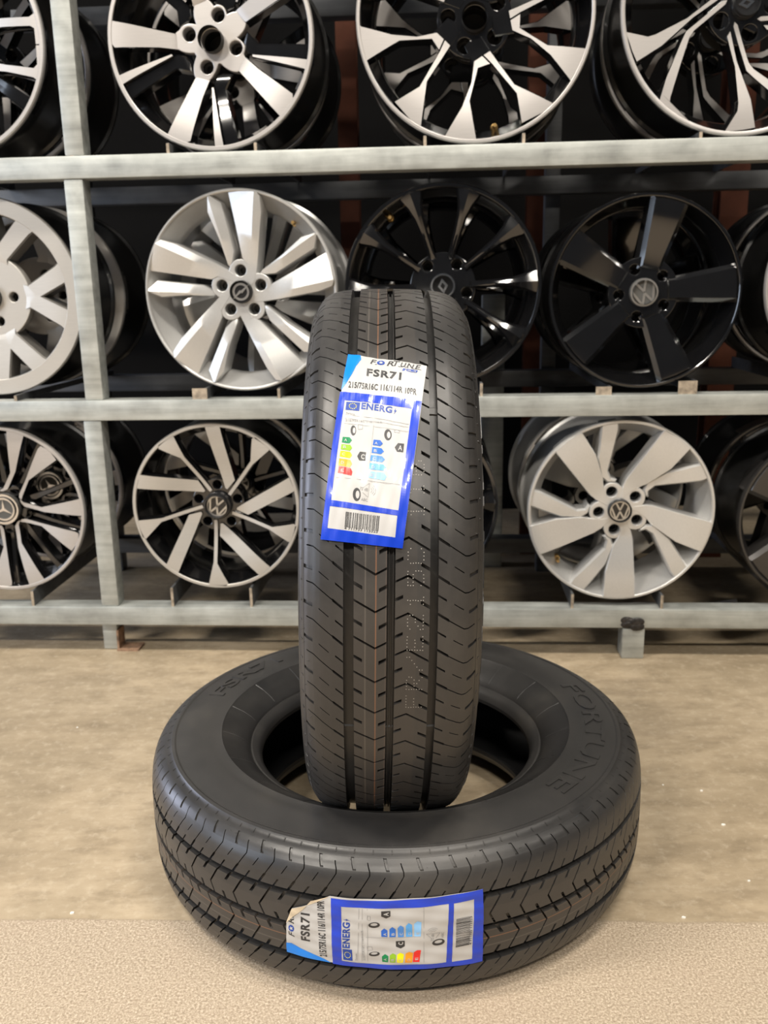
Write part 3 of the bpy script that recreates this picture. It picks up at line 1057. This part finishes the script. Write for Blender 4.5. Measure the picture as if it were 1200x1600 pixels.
def make_tire(label):
    root = thing('car_tire', label, 'tire', (0, 0, 0), None)
    # carcass: sidewalls, groove floor and liner
    under = [(r_of(x) - GD, x * KW) for x in [WMAX - .004 - (WMAX - .004) * 2 * k / 40 for k in range(41)]]
    up = [(r, x) for r, x in SIDE]
    dn = [(r, -x) for r, x in SIDE][::-1]
    bm_obj('sidewall', lathe(up + [(.342, .0872 * KW)] + under[:2], 240, 'Z'), root, ['rubber'], 30)
    bm_obj('sidewall', lathe(under[-2:] + [(.342, -.0872 * KW)] + dn, 240, 'Z'), root, ['rubber'], 30)
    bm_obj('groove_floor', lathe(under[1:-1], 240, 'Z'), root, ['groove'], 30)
    inner = [(.203, -.050), (.2035, -.044), (.215, -.050), (.24, -.076), (.28, -.087), (.315, -.085), (.335, -.075), (.346, -.05), (.348, 0),
             (.346, .05), (.335, .075), (.315, .085), (.28, .087), (.24, .076), (.215, .050), (.2035, .044), (.203, .050)]
    bm_obj('inner_liner', lathe([(r_, w_ * KW) for r_, w_ in inner], 140, 'Z'), root, ['liner'], 40)
    h = PT / 2
    # left and right shoulder ribs
    def cl(x):
        d = -.0475 - x
        return -.0035 - (.85 * min(d, .0305) + .25 * max(0, d - .0305))
    def cr(x):
        d = x - .047
        return .0018 + .68 * min(d, .0285) - .45 * max(0, d - .0285)
    sc = {-.0475, -.054, -.060, -.066, -.070, -.074, -.078, -.0805, -.083, -.085, -.0870, -WMAX}
    rib('tread_rib', set(sc), cl, [(0, .0034, -.0582, -.0475, .0075), (0, .0015, -.085, -.0582, .006), (h, .0022, -.0555, -.0475, .006),
                                   (h + .002, .0013, -.072, -.062, .005), (h + .004, .0042, -WMAX, -.0785, .0030)], root)
    rib('tread_rib', {-x for x in sc} - {.0475} | {.047}, cr, [(0, .0034, .047, .0582, .0075), (0, .0015, .0582, .085, .006), (h, .0024, .047, .0555, .006),
                                   (h - .001, .0013, .063, .073, .005), (h + .002, .0042, .0785, WMAX, .0030)], root)
    # two central ribs
    a2 = -.0156
    rib('tread_rib', frange(-.037, a2, 4) | frange(a2, -.0042, 3), lambda x: .62 * (x - a2) if x < a2 else -.58 * (x - a2),
        [(0, .0027, -.037, -.0042, .007), (h + .002, .0040, -.037, -.0285, .006), (h - .001, .0046, -.0120, -.0042, .006)], root)
    a3 = .017
    rib('tread_rib', frange(.0042, a3, 3) | frange(a3, .0385, 4), lambda x: .001 + (.5 * (a3 - x) if x < a3 else .63 * (x - a3)),
        [(0, .0027, .0042, .0385, .007), (h - .0005, .0042, .0042, .0120, .006), (h, .0042, .0295, .0385, .006)], root)
    # fine raised hoops in the grooves
    for wc, hw in ((0, .0009),):
        for sg in (-1, 1):
            x = sg * .0022
            rr = r_of(x) - GD
            bm_obj('groove_rail', lathe([(rr - .001, x - hw), (rr + .0035, x - hw * .5), (rr + .0035, x + hw * .5), (rr - .001, x + hw)], 200, 'Z'), root, ['rubber'], 30)
    # wear bars across the grooves
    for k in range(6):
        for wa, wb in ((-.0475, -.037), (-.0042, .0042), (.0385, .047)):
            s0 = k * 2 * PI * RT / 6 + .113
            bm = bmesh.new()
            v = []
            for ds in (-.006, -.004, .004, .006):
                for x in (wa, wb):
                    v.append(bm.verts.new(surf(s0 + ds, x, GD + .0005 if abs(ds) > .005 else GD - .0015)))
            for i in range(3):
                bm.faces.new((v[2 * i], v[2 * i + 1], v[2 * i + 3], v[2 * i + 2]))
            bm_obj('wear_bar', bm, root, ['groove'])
    # sidewall relief: short radial fins, fine radial lines, raised lettering (both sides)
    for sg in (1, -1):
        bm = bmesh.new()
        for k in range(96):
            a = 2 * PI * k / 96
            ca, sa = math.cos(a), math.sin(a)
            vs = []
            for r, dw in ((.328, .0004), (.339, .0006)):
                for t in (-.0007, .0007):
                    for up_ in (-.001, dw):
                        z = side_z(r) + up_
                        vs.append(bm.verts.new((r * ca - t * sa, r * sa + t * ca, sg * z)))
            for f in ((0, 1, 3, 2), (4, 6, 7, 5), (1, 5, 7, 3), (0, 4, 5, 1), (2, 3, 7, 6)):
                bm.faces.new([vs[i] for i in f])
        for k in range(20):
            a = 2 * PI * k / 20 + .1
            ca, sa = math.cos(a), math.sin(a)
            prev = None
            for i in range(7):
                r = .223 + i * (.259 - .223) / 6
                q = [bm.verts.new((r * ca - t * sa, r * sa + t * ca, sg * (side_z(r) + u_))) for t, u_ in ((-.0006, -.0004), (0, .0005), (.0006, -.0004))]
                if prev:
                    bm.faces.new((prev[0], prev[1], q[1], q[0]))
                    bm.faces.new((prev[1], prev[2], q[2], q[1]))
                prev = q
        bm_obj('sidewall_fins', bm, root, ['rubber'], 30)['kind'] = 'stuff'
    return root


def curved_text(name, body, parent, mid_deg, r_base, height, sg=1, bold=.02, width=.2, lift=.0016):
    """raised lettering around the sidewall, tops outward, reading clockwise seen from +z"""
    vs, fs, (x0, x1, y0, y1) = text_mesh(body, bold, 0)
    k = height / (y1 - y0)
    bm = bmesh.new()
    for vv in vs:
        x = (vv.x - (x0 + x1) / 2) / (x1 - x0) * width
        r = r_base + (vv.y - y0) * k
        a = math.radians(mid_deg) - x / (r_base + height / 2)
        bm.verts.new((r * math.cos(a), r * math.sin(a), side_z(r) + lift))
    bm.verts.ensure_lookup_table()
    for f in fs:
        try:
            bm.faces.new([bm.verts[i] for i in f])
        except ValueError:
            pass
    ed = [e for e in bm.edges if len(e.link_faces) == 1]
    low = {}
    for e in ed:
        for v in e.verts:
            if v not in low:
                low[v] = bm.verts.new((v.co.x, v.co.y, v.co.z - lift - .0006))
    for e in ed:
        p, q = e.verts
        bm.faces.new((p, q, low[q], low[p]))
    return bm_obj(name, bm, parent, ['rubber'])


LX, LY = .0152, 1.2489
tire_a = make_tire('new black van tire lying flat on the concrete floor under the standing tire')
tire_a.matrix_world = Matrix.Translation((LX, LY, 0))
tire_b = copy_tree(tire_a)
tire_b['label'] = 'new black van tire standing upright on the tire that lies flat'
SQ = .950                     # the lower tire sags a little under the upper one
HWT = .0978 * KW * SQ + .0003
for ch in tire_a.children:
    ch.location = (0, 0, HWT)
    ch.rotation_euler = (0, 0, math.radians(2.2))
    ch.scale = (1, 1, SQ)
# standing: local z -> world x, local x -> towards the camera, local y -> down
ZC = .4608
B = Matrix(((0, 0, 1), (-1, 0, 0), (0, -1, 0)))
lean = Matrix.Rotation(.027, 3, 'Y')
tire_b.matrix_world = Matrix.Translation((.0084, LY, ZC - RT))
for ch in tire_b.children:
    ch.matrix_local = Matrix.Translation((0, 0, RT)) @ (lean @ B @ Matrix.Rotation(.012, 3, 'Z')).to_4x4()

TA = Matrix.Translation((LX, LY, HWT)) @ Matrix.Rotation(math.radians(2.2), 4, 'Z') @ Matrix.Diagonal((1, 1, SQ, 1))
TB = Matrix.Translation((.0084, LY, ZC)) @ (lean @ B @ Matrix.Rotation(.012, 3, 'Z')).to_4x4()
PART_M = {tire_a.name: Matrix.Translation((0, 0, HWT)) @ Matrix.Rotation(math.radians(2.2), 4, 'Z') @ Matrix.Diagonal((1, 1, SQ, 1)),
          tire_b.name: Matrix.Translation((0, 0, RT)) @ (lean @ B @ Matrix.Rotation(.012, 3, 'Z')).to_4x4()}
for body, a, hh in (('FSR71', 149, .025), ('FORTUNE', -14.5, .029)):
    o = curved_text('raised_lettering', body, tire_a, a, .283, hh, 1, .02, .168 if body == 'FSR71' else .34)
    o.matrix_local = Matrix.Translation((0, 0, HWT)) @ Matrix.Diagonal((1, 1, SQ, 1))
    o = link('raised_lettering', o.data, tire_b)
    o.matrix_local = PART_M[tire_b.name]


def px_to_tire(T, px, py):
    """(s, w) on the tread where the sight line through a pixel meets it"""
    inv = T.inverted()
    o = inv @ CAM
    d = (inv.to_3x3() @ ray(px, py)).normalized()
    r = RT
    for _ in range(8):
        A = d.x ** 2 + d.y ** 2
        Bq = o.x * d.x + o.y * d.y
        C = o.x ** 2 + o.y ** 2 - r * r
        t = (-Bq - math.sqrt(max(0, Bq * Bq - A * C))) / A
        p = o + d * t
        r = r_of(p.z / KW)
    return math.atan2(p.y, p.x) * RT, p.z / KW


# ------------------------------------------------------------------ tire labels
QUAD = [(262, 80), (860, 150), (690, 1535), (45, 1480)]      # label outline in its own drawing units


def quad_uv(x, y):
    """inverse bilinear in QUAD"""
    u = v = .5
    P = [Vector(q) for q in QUAD]
    for _ in range(12):
        p = P[0] * (1 - u) * (1 - v) + P[1] * u * (1 - v) + P[2] * u * v + P[3] * (1 - u) * v
        du = (P[1] - P[0]) * (1 - v) + (P[2] - P[3]) * v
        dv = (P[3] - P[0]) * (1 - u) + (P[2] - P[1]) * u
        e = Vector((x, y)) - p
        det = du.x * dv.y - du.y * dv.x
        u += (e.x * dv.y - e.y * dv.x) / det
        v += (du.x * e.y - du.y * e.x) / det
    return u, v


def make_label(tire, T, corners, text_label, clip_tr=False, seed=0):
    """corners: (s,w) for TL, TR, BR, BL"""
    loc = T
    rnd = random.Random(seed)
    ph = [rnd.uniform(0, 6) for _ in range(4)]

    def place(u, v, lift):
        s = 0
        x = 0
        for (cs, cw), k in zip(corners, ((1 - u) * (1 - v), u * (1 - v), u * v, (1 - u) * v)):
            s += cs * k
            x += cw * k
        wr = .0004 * math.sin(9 * u + 5 * v + ph[0]) + .0003 * math.sin(31 * v - 13 * u + ph[1]) + .00022 * math.sin(40 * u + 17 * v + ph[2])
        return surf(s, x, -(.0016 + wr + lift))

    def poly(bm, pts, lift, cuts=True):
        b2 = bmesh.new()
        b2.faces.new([b2.verts.new((*quad_uv(*p), 0)) for p in pts])
        us = [v.co.x for v in b2.verts]
        vs_ = [v.co.y for v in b2.verts]
        if cuts:
            k = math.ceil(min(vs_) / .0125)
            while k * .0125 < max(vs_):
                bmesh.ops.bisect_plane(b2, geom=b2.verts[:] + b2.edges[:] + b2.faces[:], plane_co=(0, k * .0125, 0), plane_no=(0, 1, 0), dist=1e-5)
                k += 1
            k = math.ceil(min(us) / .025)
            while k * .025 < max(us):
                bmesh.ops.bisect_plane(b2, geom=b2.verts[:] + b2.edges[:] + b2.faces[:], plane_co=(k * .025, 0, 0), plane_no=(1, 0, 0), dist=1e-5)
                k += 1
        mp = {v: bm.verts.new(place(v.co.x, v.co.y, lift)) for v in b2.verts}
        for f in b2.faces:
            bm.faces.new([mp[v] for v in f.verts])
        b2.free()

    def text(bm, body, p0, p1, height, lift, bold=.0, shear=0, sp=1.0):
        vs, fs, (x0, x1, y0, y1) = text_mesh(body, bold, 0, shear, sp)
        a, b = Vector(p0), Vector(p1)
        t = b - a
        n = Vector((t.y, -t.x)).normalized()
        mp = []
        for v in vs:
            q = a + t * ((v.x - x0) / (x1 - x0)) + n * ((v.y - y0) / (y1 - y0) * height)
            mp.append(bm.verts.new(place(*quad_uv(q.x, q.y), lift)))
        for f in fs:
            try:
                bm.faces.new([mp[i] for i in f])
            except ValueError:
                pass

    def finish(name, bm, mat, parent, sm=None):
        o = bm_obj(name, bm, parent, [mat], sm)
        if parent is tire:
            o.matrix_local = PART_M[tire.name]
        return o

    L1, L2 = .00028, .00050
    # base film
    bm = bmesh.new()
    outline = list(QUAD)
    if clip_tr:
        outline = [(262, 80), (560, 116), (700, 175), (755, 320), (835, 470), (690, 1535), (45, 1480)]
    poly(bm, outline, 0)
    base = finish('paper_label', bm, 'lab_white', tire, 40)
    base['label'] = text_label
    bm = bmesh.new()
    poly(bm, [(262, 80), (358, 90), (362, 130), (322, 195), (292, 270), (245, 360), (208, 412)], L1)
    finish('corner_flash', bm, 'lab_sky', base)
    bm = bmesh.new()
    # blue frame around the two white panels
    A, D = [(201, 425), (824, 478), (690, 1535), (45, 1480)], None
    o1 = [(235, 495), (745, 545), (650, 1283), (130, 1220)]
    o2 = [(120, 1260), (643, 1318), (630, 1463), (100, 1405)]
    poly(bm, [(201, 425), (818, 478), (808, 551), (745, 545), (235, 495), (190, 491)], L1)
    poly(bm, [(190, 491), (235, 495), (130, 1220), (120, 1260), (100, 1405), (90, 1484), (45, 1480)], L1)
    poly(bm, [(745, 545), (808, 551), (690, 1535), (620, 1529), (630, 1463), (643, 1318), (650, 1283)], L1)
    poly(bm, [(130, 1220), (650, 1283), (643, 1318), (120, 1260)], L1)
    poly(bm, [(100, 1405), (630, 1463), (620, 1529), (90, 1484)], L1)
    finish('blue_frame', bm, 'lab_blue', base)
    # wordmark with serif-like feet, star disc and the small box
    bm = bmesh.new()
    if not clip_tr:
        for chs, x0, x1, hh in (('F', 430, 478, 44), ('R', 556, 606, 44), ('T', 604, 654, 52), ('U', 660, 702, 44), ('N', 706, 762, 44), ('E', 768, 812, 44)):
            yb = lambda x: 160 + (x - 430) * .088
            text(bm, chs, (x0, yb(x0) + 3), (x1, yb(x1) + 3), hh, L1, .012, .25)
            for xs in ((x0, x0 + 14), (x1 - 12, x1 + 4)):
                poly(bm, [(xs[0], yb(xs[0]) + 5), (xs[0], yb(xs[0]) + 1), (xs[1], yb(xs[1]) + 1), (xs[1], yb(xs[1]) + 5)], L1, False)
    else:
        for chs, x0, x1, hh in (('F', 430, 478, 44), ('R', 556, 606, 44), ('T', 606, 640, 44)):
            yb = lambda x: 165 + (x - 430) * .088
            text(bm, chs, (x0, yb(x0)), (x1, yb(x1)), hh, L1, .012, .25)
    text(bm, 'FSR71', (400, 282), (662, 308), 70, L1, .036, sp=1.14)
    text(bm, '215/75R16C 116/114R 10PR', (262, 392), (778 if not clip_tr else 790, 428), 56, L1, .030, sp=1.06)
    finish('black_lettering', bm, 'ink', base)
    bm = bmesh.new()
    poly(bm, [(512 + 30 * math.cos(a * PI / 9), 150 + 22 * math.sin(a * PI / 9)) for a in range(18)], L1, False)
    if not clip_tr:
        poly(bm, [(682, 198), (792, 206), (780, 230), (670, 221)], L1, False)
    finish('wordmark_disc', bm, 'ink_blue', base)
    bm = bmesh.new()
    star = []
    for k in range(10):
        rr = 17 if k % 2 == 0 else 7
        star.append((512 + rr * 1.2 * math.sin(k * PI / 5), 150 - rr * math.cos(k * PI / 5)))
    poly(bm, star, L2, False)
    if not clip_tr:
        text(bm, 'TIRES', (690, 221), (776, 228), 17, L2, .0)
    finish('white_print', bm, 'lab_white', base)
    # energy header
    bm = bmesh.new()
    text(bm, 'ENERG', (358, 567), (592, 592), 54, L1, .036, sp=1.08)
    poly(bm, [(622, 545), (608, 575), (616, 575), (606, 598), (630, 566), (620, 566)], L1, False)
    poly(bm, [(248, 508), (352, 514), (345, 580), (240, 574)], L1)
    finish('energy_heading', bm, 'ink_blue', base)
    bm = bmesh.new()
    for k in range(12):
        cx, cy = 296 + 27 * math.cos(k * PI / 6), 544 + 21 * math.sin(k * PI / 6)
        poly(bm, [(cx - 4, cy), (cx, cy + 4), (cx + 4, cy), (cx, cy - 4)], L2, False)
    finish('flag_stars', bm, 'bar_yellow', base)
    # thin rules, small print, pictograms, bar code
    bm = bmesh.new()

    def rule(p, q, wd=3):
        poly(bm, bar2(p, q, wd), L1, False)
    for a, b in zip([(240, 610), (235, 640), (230, 680), (170, 1066)], [(722, 668), (718, 690), (716, 725), (676, 1110)]):
        n = 6
        for k in range(n):
            rule(Vector(a).lerp(Vector(b), k / n), Vector(a).lerp(Vector(b), (k + 1) / n), 2.5)
    for k in range(6):
        a, b = Vector((455, 690)), Vector((415, 1066))
        rule(a.lerp(b, k / 6), a.lerp(b, (k + 1) / 6), 2.5)
    text(bm, '215/75R16C 116/114 R', (240, 664), (520, 676), 15, L1, .01)
    text(bm, 'Fortune', (245, 606), (310, 612), 13, L1, .01)
    text(bm, '72 dB', (350, 1150), (412, 1160), 20, L1, .01)
    text(bm, 'ABC', (360, 1222), (412, 1228), 18, L1, .01)
    for q in (0, 1, 2):
        rr = 20 + 14 * q
        arc = [(425 + rr * math.cos(t), 1152 + rr * .9 * math.sin(t)) for t in (-.9, -.45, 0, .45, .9)]
        for p, r2 in zip(arc, arc[1:]):
            rule(p, r2, 3)
    for p, q in (((372, 1140), (425, 1105)), ((425, 1105), (415, 1200)), ((415, 1200), (372, 1168)), ((335, 690), (372, 690)), ((372, 690), (370, 722)),
                 ((370, 722), (338, 726)), ((338, 726), (335, 690)), ((610, 725), (625, 715)), ((625, 715), (650, 722)), ((650, 722), (650, 738)), ((650, 738), (612, 736)), ((612, 736), (610, 725))):
        rule(p, q, 3)
    finish('fine_print', bm, 'ink_grey', base)
    for cx, cy, rx, ry in ((300, 733, 21, 38), (563, 757, 28, 40), (328, 1182, 30, 44)):
        bm = bmesh.new()
        n = 22
        for k in range(n):
            a, b = 2 * PI * k / n, 2 * PI * (k + 1) / n
            poly(bm, [(cx + rx * math.cos(a), cy + ry * math.sin(a)), (cx + rx * math.cos(b), cy + ry * math.sin(b)),
                      (cx + 6 + rx * .5 * math.cos(b), cy + ry * .62 * math.sin(b)), (cx + 6 + rx * .5 * math.cos(a), cy + ry * .62 * math.sin(a))], L1, False)
        finish('tire_pictogram', bm, 'ink', base)
    for pts in ([(330, 919), (350, 888), (398, 892), (393, 953), (345, 949)], [(615, 846), (640, 814), (686, 818), (680, 881), (632, 876)]):
        bm = bmesh.new()
        poly(bm, pts, L1)
        finish('class_marker', bm, 'ink', base)
    bm = bmesh.new()
    x = 245
    while x < 505:
        wd = rnd.choice((3, 3, 4, 6, 8))
        y0 = 1298 + (x - 245) * .095
        poly(bm, [(x, y0), (x + wd, y0 + .5), (x + wd - 9, y0 + 100), (x - 9, y0 + 99.5)], L1, False)
        x += wd + rnd.choice((3, 4, 5, 8))
    text(bm, '4 711733 113323', (232, 1412), (492, 1436), 15, L1, .01)
    finish('bar_code', bm, 'ink', base)['kind'] = 'stuff'
    bm = bmesh.new()
    text(bm, 'C', (358, 939), (384, 942), 34, L2, .02)
    text(bm, 'A', (640, 866), (670, 869), 36, L2, .02)
    for ch_, x, y in zip('ABCDE', (230, 222, 214, 206, 204), (812, 862, 914, 974, 1028)):
        text(bm, ch_, (x, y), (x + 22, y + 2), 20, L2, .01)
    for ch_, x, y in zip('ABCDE', (462, 456, 448, 440, 434), (832, 888, 944, 1002, 1058)):
        text(bm, ch_, (x, y), (x + 22, y + 2), 20, L2, .01)
    finish('white_print', bm, 'lab_white', base)
    for nm, pts in (('green', [(220, 780), (272, 783), (290, 806), (270, 828), (212, 820)]), ('lime', [(210, 833), (276, 838), (291, 861), (274, 882), (204, 870)]),
                    ('yellow', [(203, 880), (276, 890), (291, 913), (274, 936), (195, 922)]), ('orange', [(193, 935), (278, 948), (291, 974), (275, 1000), (185, 985)]),
                    ('red', [(189, 990), (280, 1005), (294, 1030), (288, 1056), (181, 1035)]),
                    ('b1', [(455, 797), (505, 800), (525, 823), (505, 844), (448, 838)]), ('b2', [(445, 852), (515, 858), (535, 880), (510, 901), (440, 895)]),
                    ('b3', [(435, 910), (520, 915), (542, 937), (520, 958), (428, 950)]), ('b4', [(427, 965), (530, 973), (552, 995), (530, 1016), (420, 1008)]),
                    ('b5', [(420, 1022), (535, 1030), (556, 1055), (540, 1082), (412, 1066)])):
        bm = bmesh.new()
        poly(bm, pts, L1)
        finish('rating_arrow', bm, 'bar_' + nm, base)
    if clip_tr:
        bm = bmesh.new()
        poly(bm, [(560, 116), (700, 175), (755, 320), (835, 470), (790, 330), (690, 250), (640, 190)], .0011)
        finish('folded_corner', bm, 'adhesive', base)
    return base


cB = [px_to_tire(TB, *p) for p in ((544, 556), (667, 573), (629, 857), (501, 843))]
make_label(tire_b, TB, cB, 'blue and white paper tire label', False, 3)
cA = [px_to_tire(TA, *p) for p in ((449, 1486), (449, 1403), (754, 1388), (753, 1500))]
cA[1] = (cA[1][0], .046)
make_label(tire_a, TA, cA, 'blue and white paper tire label with one corner torn', True, 5)
print('LABEL', [[round(v, 4) for v in c] for c in cB], [[round(v, 4) for v in c] for c in cA])

# dotted white print along one rib of the standing tire
GLY = {'2': ['01110', '10001', '00001', '00110', '01000', '10000', '11111'], '1': ['00100', '01100', '00100', '00100', '00100', '00100', '01110'],
       '5': ['11111', '10000', '11110', '00001', '00001', '10001', '01110'], 'C': ['01110', '10001', '10000', '10000', '10000', '10001', '01110'],
       'E': ['11111', '10000', '10000', '11110', '10000', '10000', '11111'], 'R': ['11110', '10001', '10001', '11110', '10100', '10010', '10001'],
       '/': ['00001', '00001', '00010', '00100', '01000', '10000', '10000'], 'F': ['11111', '10000', '10000', '11110', '10000', '10000', '10000'],
       '6': ['01110', '10000', '10000', '11110', '10001', '10001', '01110'], ' ': ['00000'] * 7}
bm = bmesh.new()
s_bot = px_to_tire(TB, 640, 1105)[0]
for gi, chs in enumerate('FR/E215C 116'):
    s0 = s_bot - gi * .0235
    for ry_, row in enumerate(GLY[chs]):
        for cx_, bit in enumerate(row):
            if bit == '1':
                s = s0 - cx_ * .0038 + random.uniform(-.0003, .0003)
                x = .0165 + ry_ * .0026 + random.uniform(-.0002, .0002)
                c0 = Vector(surf(s, x, -.00025))
                e1 = (Vector(surf(s + .001, x, -.00025)) - c0).normalized()
                e2 = Vector((0, 0, 1))
                bm.faces.new([bm.verts.new(c0 + (e1 * math.cos(t) + e2 * math.sin(t)) * .00058) for t in (0, 1.05, 2.09, 3.14, 4.19, 5.24)])
o = bm_obj('dotted_print', bm, tire_b, ['dots'])
o.matrix_local = PART_M[tire_b.name]

# moulding whiskers on the shoulders
for tr in (tire_a, tire_b):
    rnd = random.Random(11)
    bm = bmesh.new()
    for k in range(110):
        sg = rnd.choice((-1, 1))
        s, x = rnd.uniform(0, 2 * PI * RT), sg * rnd.uniform(.080, .0885)
        c0 = Vector(surf(s, x, .0002))
        nrm = Vector((c0.x, c0.y, 0)).normalized() + Vector((0, 0, sg * rnd.uniform(.3, 1.6)))
        nrm = (nrm.normalized() + Vector([rnd.uniform(-.5, .5) for _ in range(3)])).normalized()
        ln = rnd.uniform(.003, .008)
        t1 = nrm.orthogonal().normalized()
        t2 = nrm.cross(t1)
        b_ = [bm.verts.new(c0 + (t1 * math.cos(a) + t2 * math.sin(a)) * .0003) for a in (0, 2.1, 4.2)]
        tp = bm.verts.new(c0 + nrm * ln)
        for i in range(3):
            bm.faces.new((b_[i], b_[(i + 1) % 3], tp))
    o = bm_obj('rubber_whiskers', bm, tr, ['rubber'])
    o['kind'] = 'stuff'
    o.matrix_local = PART_M[tr.name]

# ------------------------------------------------------------------ small things on the floor
p = floor_hit(1135, 955)
bm = bmesh.new()
vs = [bm.verts.new(v) for v in ((-.033, 0, .003), (.033, -.004, .003), (.028, .012, .030), (-.030, .016, .018), (-.028, .05, .003), (.03, .05, .003))]
bm.faces.new((vs[0], vs[1], vs[2], vs[3]))
bm.faces.new((vs[3], vs[2], vs[5], vs[4]))
r = bmesh.ops.solidify(bm, geom=bm.faces[:], thickness=.0008)
o = bm_obj('paper_scrap', bm, None, ['paper'])
o.location = (p.x, p.y, 0)
tag(o, 'crumpled white scrap of paper on the floor under the rack', 'paper')
for i, (px, py, sz) in enumerate(((1130, 1289, .0042), (1096, 1236, .0036), (1068, 1434, .0034), (113, 1427, .004), (1036, 1227, .0022), (121, 1137, .002), (1170, 1377, .0025))):
    p = floor_hit(px, py)
    bm = bmesh.new()
    rnd = random.Random(i)
    n = 8
    top = [bm.verts.new((math.cos(2 * PI * k / n) * sz * .7 * rnd.uniform(.8, 1.3), math.sin(2 * PI * k / n) * sz * .6 * rnd.uniform(.6, 1), .0016)) for k in range(n)]
    bot = [bm.verts.new((v.co.x * 1.1, v.co.y * 1.1, 0)) for v in top]
    bm.faces.new(top)
    bm.faces.new(bot[::-1])
    for k in range(n):
        bm.faces.new((bot[k], bot[(k + 1) % n], top[(k + 1) % n], top[k]))
    o = bm_obj('paint_chip', bm, None, ['chip'])
    o.location = (p.x, p.y, 0)
    tag(o, 'tiny white chip lying on the concrete floor', 'debris', 'white chips on the floor')
